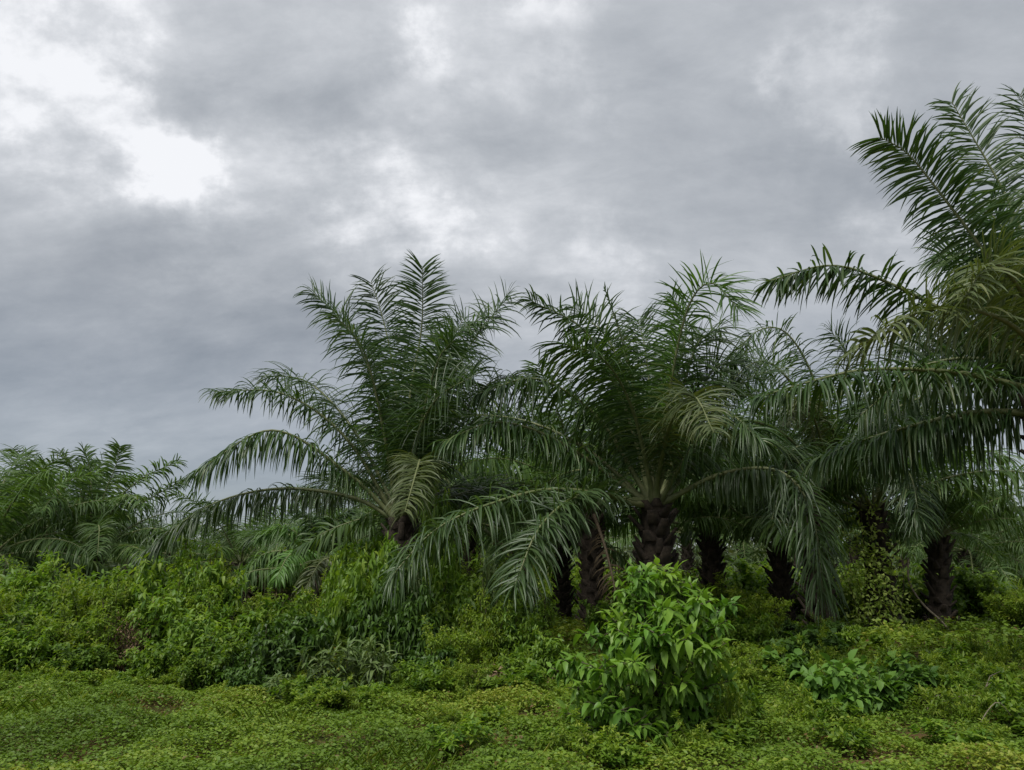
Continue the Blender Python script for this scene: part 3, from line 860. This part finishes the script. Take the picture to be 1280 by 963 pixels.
GROUPS = {'fine': ('weedy shrub of small yellow-green leaves in the thicket', 'small-leaved thicket shrubs', 'weed_shrub'),
          'mid': ('mid-green leafy bush growing in the thicket', 'mid-green thicket bushes', 'leafy_bush'),
          'dark': ('dark bush with long drooping leaves in the thicket', 'dark drooping bushes', 'dark_bush'),
          'lance': ('clump of pale lance-shaped leaves at the thicket edge', 'lance-leaved clumps', 'lance_leaved_plant'),
          'broad': ('low plant with broad rounded green leaves near the bright shrub', 'broad-leaved plants', 'broad_leaved_plant'),
          'herb': ('small green leafy herb on the weedy floor', 'small herbs on the floor', 'leafy_herb'),
          'weed': ('low yellow-green weed tuft on the floor', 'low weed tufts', 'weed_tuft'),
          'sprout': ('tall slender leafy shoot rising out of the thicket', 'tall leafy shoots', 'leafy_shoot'),
          'shoot': ('tall thin weed with small pale leaves rising out of the thicket', 'tall thin weeds', 'tall_weed'),
          'twiggy': ('brown half-dry twiggy bush among green weeds', 'half-dry twiggy bushes', 'twiggy_bush')}
_k = 0


def belt(Y):
    return (' at the front edge of the thicket', 'front') if Y < 13.7 else ((' in the heart of the thicket', 'middle') if Y < 16.6 else (' at the back of the thicket by the palms', 'back'))


BELT = {'fine': ('weedy shrub of small yellow-green leaves', 'small-leaved shrubs'), 'mid': ('mid-green leafy bush', 'mid-green bushes'), 'sprout': ('tall slender leafy shoot', 'tall leafy shoots'),
        'shoot': ('tall thin weed with small pale leaves', 'tall thin weeds'), 'twiggy': ('brown half-dry twiggy bush', 'half-dry twiggy bushes')}


def in_belt(key, Y):
    w, g = belt(Y)
    return BELT[key][0] + w, BELT[key][1] + ' of the thicket, ' + g


def shrub(key, u, Y, H, W=None, label=None, group=None, cat=None):
    """W: full width in metres"""
    global _k
    _k += 1
    rng = rngs(3000 + _k)
    lib, h0, r0 = SHRUBS[key]
    st, lf = lib[rng.integers(0, len(lib))]
    lb, gp, nm = GROUPS[key]
    p = ground_at(u, Y)
    root = empty(nm, p, rng.uniform(0, 6.28))
    sz = H / h0
    sx = (W / 2 / r0) if W else sz
    root.scale = (sx, sx, sz)
    cat = cat or {'lance': 'plant', 'broad': 'plant', 'herb': 'herb', 'weed': 'weed'}.get(key, 'bush')
    tag(root, label or lb, cat, group or (gp if not label else None))
    obj('stems', st, root)
    f = obj('foliage', lf, root); f['kind'] = 'stuff'
    return root


# the thicket on the left, front to back
thicket = [
    ('fine', 25, 13.2, 1.0, 1.9), ('fine', 90, 13.0, .95, 1.8), ('fine', -25, 13.6, 1.2, 1.8), ('mid', 45, 14.6, 1.15, 1.8), ('fine', 120, 14.8, 1.35, 1.9),
    ('twiggy', 160, 12.9, .95, 1.2), ('twiggy', 185, 13.3, 1.1, 1.3), ('mid', 215, 13.4, 1.05, 1.6), ('mid', 255, 12.4, .95, 1.4), ('fine', 150, 15.2, 1.35, 1.9),
    ('fine', 225, 15.8, 1.5, 1.9), ('mid', 262, 15.4, 1.55, 1.8), ('fine', 5, 16.2, 1.25, 2.0), ('fine', 75, 16.8, 1.4, 2.0), ('mid', 185, 17.2, 1.6, 2.0),
    ('mid', 300, 13.6, 1.15, 1.6), ('fine', 320, 15.2, 1.35, 1.8), ('mid', 300, 12.0, .7, 1.2), ('dark', 385, 12.8, 1.25, 1.5), ('dark', 340, 11.7, .75, 1.2),
    ('dark', 300, 11.5, .5, 1.0), ('lance', 405, 10.9, .62, .9), ('lance', 440, 11.0, .80, 1.0), ('lance', 478, 10.9, .70, .8), ('lance', 350, 10.6, .36, .7),
    ('mid', 380, 15.4, 1.3, 1.7), ('mid', 432, 15.2, 1.55, 1.2), ('mid', 455, 14.0, 1.3, 1.5), ('fine', 410, 17.0, 1.5, 1.8), ('mid', 500, 14.6, 1.35, 1.6),
    ('dark', 470, 12.6, 1.1, 1.2), ('dark', 520, 12.6, .85, 1.1), ('mid', 548, 15.2, 1.95, 1.2), ('fine', 560, 13.4, 1.25, 1.5), ('mid', 590, 14.4, 1.25, 1.4),
    ('lance', 602, 14.0, 1.70, .9), ('lance', 520, 13.6, 1.35, .9), ('fine', 610, 12.8, .95, 1.4), ('fine', 565, 12.0, .85, 1.3), ('mid', 650, 12.8, .8, 1.1),
    ('herb', 668, 12.2, .75, .9), ('mid', 690, 11.8, .7, .9), ('mid', 655, 11.2, .45, .9), ('dark', 545, 11.6, .55, .9), ('mid', 350, 14.2, 1.25, 1.6),
    ('mid', 625, 15.6, 1.3, 1.3), ('fine', 340, 18.5, 1.35, 2.2), ('fine', 260, 19, 1.5, 2.2), ('fine', 130, 19, 1.5, 2.2), ('fine', 30, 19.5, 1.3, 2.4), ('fine', 480, 19, 1.6, 2.2),
    ('mid', 450, 20, 1.9, 2.0), ('mid', 215, 11.8, .62, 1.1), ('mid', 265, 11.3, .55, 1.0), ('dark', 318, 10.9, .42, .9), ('mid', 120, 12.2, .6, 1.2), ('mid', 530, 11.0, .5, .9), ('fine', 40, 12.3, .6, 1.3), ('fine', 585, 11.0, .45, .9), ('mid', 434, 14.6, 1.62, 1.1), ('mid', 550, 14.4, 1.72, 1.2), ('mid', 246, 15.0, 1.6, 1.2), ('dark', 505, 13.6, 1.3, 1.0), ('fine', 205, 12.7, .6, 1.2),
]
OWN = {(385, 12.8): 'largest dark bush with drooping leaves, rising behind the lance-leaved clumps',
       (340, 11.7): 'knee-high dark drooping bush in front of the largest dark one',
       (300, 11.5): 'smallest dark drooping bush at the thicket foot, bordering the creepers',
       (470, 12.6): 'waist-high dark drooping bush directly behind the pale lance-leaved clumps',
       (505, 13.6): 'dark drooping bush deep in the thicket before the dark tangled palm',
       (318, 10.9): 'low dark drooping bush spreading onto the creepers before the knee-high one',
       (520, 12.6): 'dark drooping bush between the lance-leaved clumps and the dry leaf heap',
       (545, 11.6): 'low dark drooping bush touching the heap of dry brown leaves',
       (405, 10.9): 'lance-leaved clump bordering the largest dark bush and the creepers',
       (440, 11.0): 'tallest pale lance-leaved clump, middle one of three at the thicket foot',
       (478, 10.9): 'lance-leaved clump of the three that stands next to the waist-high dark bush',
       (350, 10.6): 'tiny pale lance-leaved clump out on the creepers before the thicket',
       (602, 14.0): 'tall upright lance-leaved plant under the yellowish drooping palm frond',
       (520, 13.6): 'lance-leaved plant growing among bushes before the dark tangled palm'}
for k_, (ky, u_, Y_, H_, W_) in enumerate(thicket):
    if ky == 'fine' and k_ % 3 == 0: ky = 'mid'
    g_ = (1.12 + .32 * math.exp(-((u_ - 510) / 95) ** 2) - .26 * math.exp(-((u_ - 350) / 60) ** 2)) * (.82, 1.0, 1.15, .92, 1.08)[k_ % 5]
    W_ *= .86
    lb_ = (OWN[(u_, Y_)], None) if (u_, Y_) in OWN else (in_belt(ky, Y_) if ky in BELT else ('small green leafy herb at the foot of the thicket', None))
    shrub(ky, u_, Y_, H_ * (g_ if Y_ > 12 else 1.05), W_, *lb_)

for (ky, u_, Y_, H_, W_) in [('fine', 352, 36, 3.2, 4.2), ('mid', 318, 37, 2.8, 3.2), ('fine', 440, 31, 3.0, 3.2), ('fine', 395, 40, 3.2, 4.0), ('mid', 255, 34, 2.3, 3.0)]:
    shrub(ky, u_, Y_, H_, W_, 'tall yellow-green bush beyond the thicket, between the squat palms' if ky == 'fine' else 'tall mid-green bush beyond the thicket, beside a squat palm', 'tall yellow-green bushes beyond the thicket' if ky == 'fine' else 'tall mid-green bushes beyond the thicket')
_rt = rngs(901)
for i in range(60):
    u = _rt.uniform(-20, 690); Y = _rt.uniform(12.6, 17.5)
    if u > 300 and Y < 13.2: Y += 1.2
    if 285 < u < 420: u += 190
    ky = 'sprout' if i % 2 else 'shoot'
    shrub(ky, u, Y, _rt.uniform(.75, 1.3) * (1.0 + (Y - 12.6) * .15), None, *in_belt(ky, Y))
# under the palms and on the right
right = [
    ('mid', 930, 15.5, .8, 1.2), ('fine', 945, 20, 1.2, 1.8), ('fine', 905, 24, 1.4, 2.4), ('fine', 1060, 26, 1.8, 2.6), ('mid', 1225, 25, 1.6, 2.4), ('fine', 1265, 21, 1.2, 1.8),
    ('mid', 1080, 30, 2.0, 2.6), ('fine', 1130, 24.5, 1.4, 2.0), ('mid', 1200, 28, 1.8, 2.6), ('fine', 645, 30, 1.1, 2.4), ('fine', 680, 34, 1.3, 3), ('mid', 800, 20, 1.2, 1.8),
    ('fine', 850, 22, 1.2, 2), ('mid', 760, 18, .9, 1.4), ('broad', 960, 11.2, .55, 1.1), ('broad', 1015, 15.2, .6, 1.1), ('broad', 985, 13.5, .6, 1.0),
    ('broad', 1035, 8.9, .72, .95), ('broad', 1080, 9.3, .66, .95), ('broad', 1120, 10.2, .55, .9),
    ('fine', 930, 11.0, .5, 1.1), ('fine', 1170, 10.0, .35, 1.2), ('fine', 925, 12.5, .6, 1.2), ('dark', 1030, 18.5, .55, 1.2), ('dark', 990, 17.5, .5, 1.2),
]
OWN2 = {(960, 11.2): 'broad-leaved plant just beyond the bright green shrub', (1015, 15.2): 'broad-leaved plant before the stout dark trunk',
        (985, 13.5): 'broad-leaved plant before the narrow straight trunk', (1035, 8.9): 'largest broad-leaved plant on the weedy ground beside the bright shrub',
        (1080, 9.3): 'broad-leaved plant leaning against the largest broad-leaved one', (1120, 10.2): 'low broad-leaved plant near the dry twigs',
        (1030, 18.5): 'low dark drooping bush at the foot of the stout dark trunk', (990, 17.5): 'low dark drooping bush before the narrow straight trunk'}
UNDER = {'fine': ('yellow-green weedy shrub on the shaded floor among the palm trunks', 'weedy shrubs under the palms'), 'mid': ('mid-green bush on the shaded floor among the palm trunks', 'green bushes under the palms')}
for (ky, u_, Y_, H_, W_) in right:
    if (u_, Y_) in OWN2: shrub(ky, u_, Y_, H_, W_, OWN2[(u_, Y_)])
    elif Y_ < 13.5: shrub(ky, u_, Y_, H_, W_, 'small yellow-green shrub on open weedy ground beside the bright shrub', 'small shrubs on the weedy ground')
    else: shrub(ky, u_, Y_, H_, W_, *UNDER[ky])
_ru = rngs(902)
for i in range(26):
    ky = 'fine' if i % 3 else 'mid'
    shrub(ky, _ru.uniform(640, 1320), _ru.uniform(25, 44), _ru.uniform(1.4, 2.2), _ru.uniform(2.6, 3.8), *UNDER[ky])
_rr = rngs(900)
for i in range(80):
    u = _rr.uniform(900, 1330); Y = _rr.uniform(7.4, 19)
    ky = 'herb' if i % 2 else 'weed'
    w_ = ' on open weedy ground around the broad-leaved plants' if Y < 11.5 else ' on the floor just before the palm trunks'
    shrub(ky, u, Y, _rr.uniform(.25, .62), _rr.uniform(.4, .85), ('small green leafy herb' if i % 2 else 'low yellow-green weed tuft') + w_, ('herbs' if i % 2 else 'weed tufts') + w_)
for i in range(16):
    u = _rr.uniform(560, 760); Y = _rr.uniform(9.6, 14)
    w_ = ' between the thicket and the bright green shrub'
    shrub('herb' if i % 2 else 'weed', u, Y, _rr.uniform(.25, .5), _rr.uniform(.4, .8), ('small green leafy herb' if i % 2 else 'low yellow-green weed tuft') + w_, ('herbs' if i % 2 else 'weed tufts') + w_)


_re = rngs(903)
for i in range(44):
    u = _re.uniform(-20, 660); Y = 12.3 - 1.9 * math.exp(-((u - 420) / 150) ** 2) + _re.normal(-.25, .35)
    w_ = ' where the thicket runs out into the creepers'
    shrub('herb' if i % 2 else 'weed', u, Y, _re.uniform(.2, .42), _re.uniform(.35, .8), ('small green leafy herb' if i % 2 else 'low yellow-green weed tuft') + w_, ('herbs' if i % 2 else 'weed tufts') + w_)
for i in range(26):
    u = _re.uniform(560, 930); Y = _re.uniform(6.9, 9.8)
    w_ = ' at the foot of the bright green shrub'
    shrub('herb' if i % 2 else 'weed', u, Y, _re.uniform(.16, .34), _re.uniform(.35, .7), ('small green leafy herb' if i % 2 else 'low yellow-green weed tuft') + w_, ('herbs' if i % 2 else 'weed tufts') + w_)


# ------------------------------------------------------------------ the bright green shrub in front
def hero_shrub():
    rng = rngs(555)
    Y0 = 8.0
    base = ground_at(812, Y0)
    root = empty('green_shrub', base)
    tag(root, 'bright green shrub with drooping pointed leaves standing alone on the weedy ground', 'shrub')
    fork = np.array([0, 0, .16])
    tips = []
    px = [(822, 712, 0), (800, 728, -.2), (850, 735, .1), (884, 742, 0), (770, 738, .1), (755, 770, -.1), (828, 752, -.5), (865, 768, -.4), (898, 778, -.1),
          (735, 792, -.1), (780, 785, -.5), (815, 790, -.75), (850, 800, -.7), (885, 812, -.4), (722, 830, 0), (752, 828, -.5), (790, 822, -.8), (905, 760, .3),
          (715, 868, -.1), (745, 872, -.4), (895, 850, -.2), (880, 880, -.1), (735, 905, -.2), (775, 888, -.55), (840, 770, .5), (790, 760, .5), 
          (705, 850, .3), (765, 800, .5), (870, 790, .6), (808, 715, .25), (838, 722, .3), (900, 820, .3), (760, 915, -.4), (862, 905, -.2), (720, 915, -.1), (790, 905, -.6), (830, 912, -.5), (890, 905, .1), (700, 885, .2), (810, 880, -.3), (848, 870, -.5), (910, 860, .2)]
    stems = []
    P, D, T_ = [], [], []
    for (u, v, dy) in px:
        tip = at(u + rng.normal(0, 7), v + rng.normal(0, 6), Y0 + dy) - base
        s = np.linspace(0, 1, 7)[:, None]
        c = np.array([tip[0] * .35, tip[1] * .35, tip[2] * .75])
        f0 = fork * rng.uniform(.5, 1.4)
        f0[2] = min(f0[2], tip[2] * .6)
        C = (1 - s) ** 2 * f0 + 2 * s * (1 - s) * c + s * s * tip
        tv, tf = tube(C, .011 * (1.2 - .9 * s[:, 0]), 5)
        stems.append((tv, tf, 0, .5))
        dirt = unit(C[-1] - C[-3])
        # side twigs near the end, each with pairs of leaves
        ends = [(C[-1], dirt, .20)]
        for k in range(15):
            q = rng.uniform(.60, .99) if k < 13 else rng.uniform(.35, .6)
            p = np.array([np.interp(q, s[:, 0], C[:, j]) for j in range(3)])
            a = rng.uniform(0, 6.28)
            dd = unit(np.array([math.cos(a), math.sin(a), rng.uniform(-.05, .5)]) + .5 * dirt)
            ends.append((p + dd * .16, dd, .16))
            tv, tf = tube(np.array([p, p + dd * .1 + np.array([0, 0, .005]), p + dd * .17]), [.006, .005, .003], 4)
            stems.append((tv, tf, 0, .5))
        bt = rng.normal(.70, .22)
        for (p, dd, ln) in ends:
            U = unit(np.cross(dd, [.1, .05, 1.])); Vv = np.cross(dd, U)
            ph = rng.uniform(0, 6.28)
            for j in range(7):
                q = j / 6.0
                a = ph + j * 2.39996
                rad = U * math.cos(a) + Vv * math.sin(a)
                d = unit(rad + dd * (.25 + .5 * q) + np.array([0, 0, .25 - .80 * rng.random()]))
                P.append(p - dd * ln * (1 - q)); D.append(d)
                T_.append(np.clip(bt + .18 * (q - .5) + rng.normal(0, .08), 0, 1))
    # main stems down to the soil
    for k in range(3):
        a = k * 2.1
        tv, tf = tube(np.array([[.05 * math.cos(a), .05 * math.sin(a), -.05], [.02 * math.cos(a), .03 * math.sin(a), .15], [.04 * math.cos(a + .4), .04 * math.sin(a + .4), .55]]), [.026, .022, .013], 6)
        stems.append((tv, tf, 0, .5))
    obj('stems', make_mesh('shrub_stems', stems, [M['stem']]), root)
    P = np.array(P); D = np.array(D); T_ = np.array(T_)
    m = len(P)
    L = rng.uniform(.07, .165, m)
    # the nearest leaves, about 300, are objects of their own; the rest is one mass
    order = np.argsort(P[:, 1] - .35 * P[:, 2])
    own = order[:290]; rest = order[290:]
    nz = np.array([0, 0, 1.])
    lib = []
    for k in range(6):
        lf = leaves(np.zeros((1, 3)), np.array([[1., 0, 0]]), np.array([[0, 0, 1.]]), np.array([1.0]), np.array([.38 + .04 * (k % 3)]), np.array([.25 + .13 * k]), 'l', .48 + .10 * (k % 2))
        lib.append(make_mesh('shrub_leaf', [lf], [M['hero']]))
    from mathutils import Matrix
    for i in own:
        d = D[i]; n = unit(nz + rng.normal(0, .25, 3)); n = unit(n - d * np.dot(n, d)); sd = np.cross(n, d)
        mt = Matrix(((d[0], sd[0], n[0]), (d[1], sd[1], n[1]), (d[2], sd[2], n[2])))
        k = int(np.clip(T_[i] * 6, 0, 5))
        o = obj('leaf', lib[k], root, tuple(P[i]), (0, 0, 0), float(L[i]))
        o.rotation_euler = mt.to_euler()
    nm = nz + rng.normal(0, .25, (len(rest), 3))
    f = obj('foliage', make_mesh('shrub_foliage', [leaves(P[rest], D[rest], nm, L[rest], L[rest] * .42, T_[rest], 'l', .5)], [M['hero']]), root)
    f['kind'] = 'stuff'


hero_shrub()


# ------------------------------------------------------------------ vine on the trunk
def vine():
    rng = rngs(71)
    base = ground_at(1098, 21.0)
    root = empty('climbing_vine', base)
    tag(root, 'pale-leaved vine climbing a dark palm trunk', 'vine')
    st = []
    P = []
    for k in range(9):
        z1 = rng.uniform(1.6, 3.9)
        s = np.linspace(0, 1, 9)
        a = rng.uniform(-2.6, -.5); tw = rng.normal(0, .9)
        r = .45 + rng.uniform(0, .25) * s
        C = np.stack([np.cos(a + tw * s) * r + .25 * s * rng.normal(), .5 + np.sin(a + tw * s) * r, z1 * s], -1)
        v, f = tube(C, .012, 4); st.append((v, f, 0, .5))
        n = int(60 * z1)
        q = rng.random(n)
        p = np.stack([np.interp(q, s, C[:, j]) for j in range(3)], -1) + rng.normal(0, .20, (n, 3)) * [1.3, 1, 1] + [0, -.12, 0]
        P.append(p)
    P = np.vstack(P); P[:, 2] = np.maximum(P[:, 2], .03)
    m = len(P)
    D = unit(rng.normal(0, 1, (m, 3)) + np.array([0, -.5, -.2]))
    obj('stems', make_mesh('vine_stems', st, [M['stem']]), root)
    f = obj('foliage', make_mesh('vine_foliage', [leaves(P, D, np.array([0, -.4, 1.]) + rng.normal(0, .4, (m, 3)), rng.uniform(.09, .17, m), rng.uniform(.055, .09, m), rng.random(m))], [M['vine']]), root)
    f['kind'] = 'stuff'
    # bare pale climber stem leaning on the crooked trunk
    p = ground_at(1180, 20.8)
    C = np.array([[0, 0, 0], [-.12, .2, .3], [-.42, .5, .75], [-.55, .8, 1.3], [-.4, 1.0, 1.9]])
    o = obj('bare_climber', make_mesh('bare_climber', [(*tube(spline(C, 14)[0], .028, 6), 0, .5)], [M['stick']]), None, tuple(p))
    tag(o, 'bare pale woody climber leaning on the crooked palm trunk', 'climber')


vine()


# ------------------------------------------------------------------ ground cover
BARE = [(742, 952, .22, .30), (605, 945, .28, .35), (200, 893, .45, .40), (420, 925, .25, .25), (1230, 850, .9, .5), (1060, 955, .45, .3), (665, 905, .3, .3), (600, 858, .5, .3), (1150, 915, .25, .25)]


def pix_ground(u, v):
    d = ray(u, v)
    t = -CAM_H / d[2]
    return d[0] * t, d[1] * t


def bare_mask(x, y):
    b = np.zeros_like(x)
    for (u, v, rx, ry) in BARE:
        gx, gy = pix_ground(u, v)
        b = np.maximum(b, np.exp(-(((x - gx) / rx) ** 2 + ((y - gy) / (ry * 1.4)) ** 2)))
    return b


def cover(name, n, y0, y1, size, height, seed, label, cat, margin=1.25, tone=.55):
    rng = rngs(seed)
    # even density over the wedge of ground that the camera could see, with a margin
    k = np.sqrt(rng.uniform(y0 * y0, y1 * y1, n))
    x = k * rng.uniform(-1, 1, n) * .69 * margin
    y = k
    clump = lumps(x, y, seed + 1, 1.6); fine_ = lumps(x, y, seed + 2, 5.0)
    b = bare_mask(x, y)
    keep = (rng.random(n) > b * 1.1) & (rng.random(n) < .80 + .25 * clump)
    x, y, clump, fine_, b = x[keep], y[keep], clump[keep], fine_[keep], b[keep]
    m = len(x)
    hgt = height * np.clip(.62 + .42 * clump + .50 * fine_, .12, 1.9)
    z = gz(x, y) + hgt * rng.random(m) ** .6 + .01
    a = rng.uniform(0, 6.28, m)
    d = np.stack([np.cos(a), np.sin(a), rng.normal(.05, .3, m)], -1)
    nm = np.array([0, 0, 1.]) + rng.normal(0, .42, (m, 3))
    dist = np.clip(y / 9, 1, 3)
    ln = size * rng.uniform(.6, 1.35, m) * dist ** .5
    tn = tone + .22 * lumps(x, y, seed + 3, .9) + .08 * fine_ + rng.normal(0, .11, m)
    tn = np.clip(tn, .3, 1)
    dry = rng.random(m) < .012 + .35 * np.clip(b, 0, 1) * (b > .15) + .20 * np.clip(lumps(x, y, seed + 4, 1.3) - .75, 0, 1)
    tn[dry] = rng.uniform(0, .1, dry.sum())
    o = obj(name, make_mesh(name, [leaves(np.stack([x, y, z], -1), unit(d), nm, ln, ln * rng.uniform(.45, .75, m), tn)], [M['cover']]))
    tag(o, label, cat, kind='stuff')


cover('creeping_ground_cover', 520000, 5.2, 13.0, .040, .17, 31, 'bright green carpet of small-leaved creepers in the foreground', 'ground cover')
cover('plantation_undergrowth', 260000, 13.0, 45.0, .085, .26, 32, 'yellow-green weeds covering the floor under the palms', 'undergrowth', 1.15, .52)


def grass():
    rng = rngs(47)
    n = 70000
    y = np.sqrt(rng.uniform(5.2 ** 2, 24 ** 2, n)); x = y * rng.uniform(-1, 1, n) * .85
    keep = (lumps(x, y, 51, 1.1) + .5 * lumps(x, y, 52, 3.0) > .25) & (rng.random(n) > bare_mask(x, y))
    x, y = x[keep], y[keep]; m = len(x)
    a = rng.uniform(0, 6.28, m)
    d = unit(np.stack([np.cos(a) * .55, np.sin(a) * .55, rng.uniform(.6, 1.3, m)], -1))
    ln = rng.uniform(.10, .26, m)
    V = leaves(np.stack([x, y, gz(x, y)], -1), d, np.stack([np.cos(a), np.sin(a), .4 + 0 * a], -1) * -1 + np.array([0, 0, .9]), ln, rng.uniform(.004, .009, m), np.clip(rng.normal(.66, .18, m), .3, 1), 'd', .6)
    o = obj('wild_grass', make_mesh('wild_grass', [V], [M['cover']]))
    tag(o, 'thin wild grass blades scattered through the creeping plants', 'grass', kind='stuff')


grass()


# ------------------------------------------------------------------ far wood that closes the horizon
def far_wood():
    rng = rngs(64)
    n = 60000
    Y = rng.uniform(95, 190, n)
    x = Y * rng.uniform(-1, 1, n) * .85
    top = 5.0 + 1.6 * lumps(x, Y, 8, .09) + .8 * lumps(x, Y, 9, .35)
    z = top * rng.random(n) ** .5
    D = unit(rng.normal(0, 1, (n, 3)) + np.array([0, 0, .3]))
    o = obj('far_wood', make_mesh('far_wood', [leaves(np.stack([x, Y, z], -1), D, np.array([0, -.3, 1.]) + rng.normal(0, .5, (n, 3)), rng.uniform(.6, 1.6, n), rng.uniform(.25, .6, n), rng.random(n))], [M['far']]))
    tag(o, 'low dark band of far-off plantation trees along the horizon', 'wood', kind='stuff')


far_wood()


# ------------------------------------------------------------------ small dry things on the floor
def dry_things():
    rng = rngs(88)
    sticks = [(1190, 8.0, .55, .5, 'curved pale dry twig arching out of the weeds', .16), (1255, 9.6, .9, 2.9, 'long straight pale stick lying in the weeds', .02), (1135, 9.4, .4, .6, 'short pale stick leaning in the weeds', .05), (1195, 10.2, .6, .3, 'thin forked dry twig on the weedy floor', .10)]
    for (u, Y, L, a, lb, bow) in sticks:
        p = ground_at(u, Y)
        d = np.array([math.cos(a), math.sin(a) * .5, 0])
        C = np.array([[0, 0, .05], [d[0] * L * .35, d[1] * L * .35, .16 + bow * .6], [d[0] * L * .7, d[1] * L * .7, .20 + bow], [d[0] * L, d[1] * L, .13 + bow * .5]])
        parts = [(*tube(spline(C, 12)[0], np.linspace(.007, .003, 12), 5), 0, .5)]
        if 'forked' in lb:
            parts.append((*tube(np.array([C[1], C[1] + [.1, .05, .12], C[1] + [.22, .02, .18]]), [.007, .005, .003], 5), 0, .5))
        o = obj('dry_stick', make_mesh('dry_stick', parts, [M['stick']]), None, tuple(p))
        tag(o, lb, 'stick')
    # heap of dead leaves at the edge of the thicket
    p = ground_at(607, 11.6)
    n = 520
    q = rng.normal(0, 1, (n, 3)) * [.42, .26, .07] + [0, 0, .10]
    q[:, 2] = np.abs(q[:, 2]) + .02
    D = unit(rng.normal(0, 1, (n, 3)) * [1, 1, .5])
    o = obj('dry_leaf_heap', make_mesh('dry_leaf_heap', [leaves(q, D, np.array([0, 0, 1.]) + rng.normal(0, .5, (n, 3)), rng.uniform(.06, .13, n), rng.uniform(.02, .045, n), rng.random(n), 'l', .4)], [M['dry']]), None, tuple(p))
    tag(o, 'heap of dry brown leaves at the foot of the thicket', 'leaf heap', kind='stuff')


dry_things()
print('OBJECTS', len(bpy.data.objects), 'TRIS', sum(len(m.loops) - 2 * len(m.polygons) for m in bpy.data.meshes))
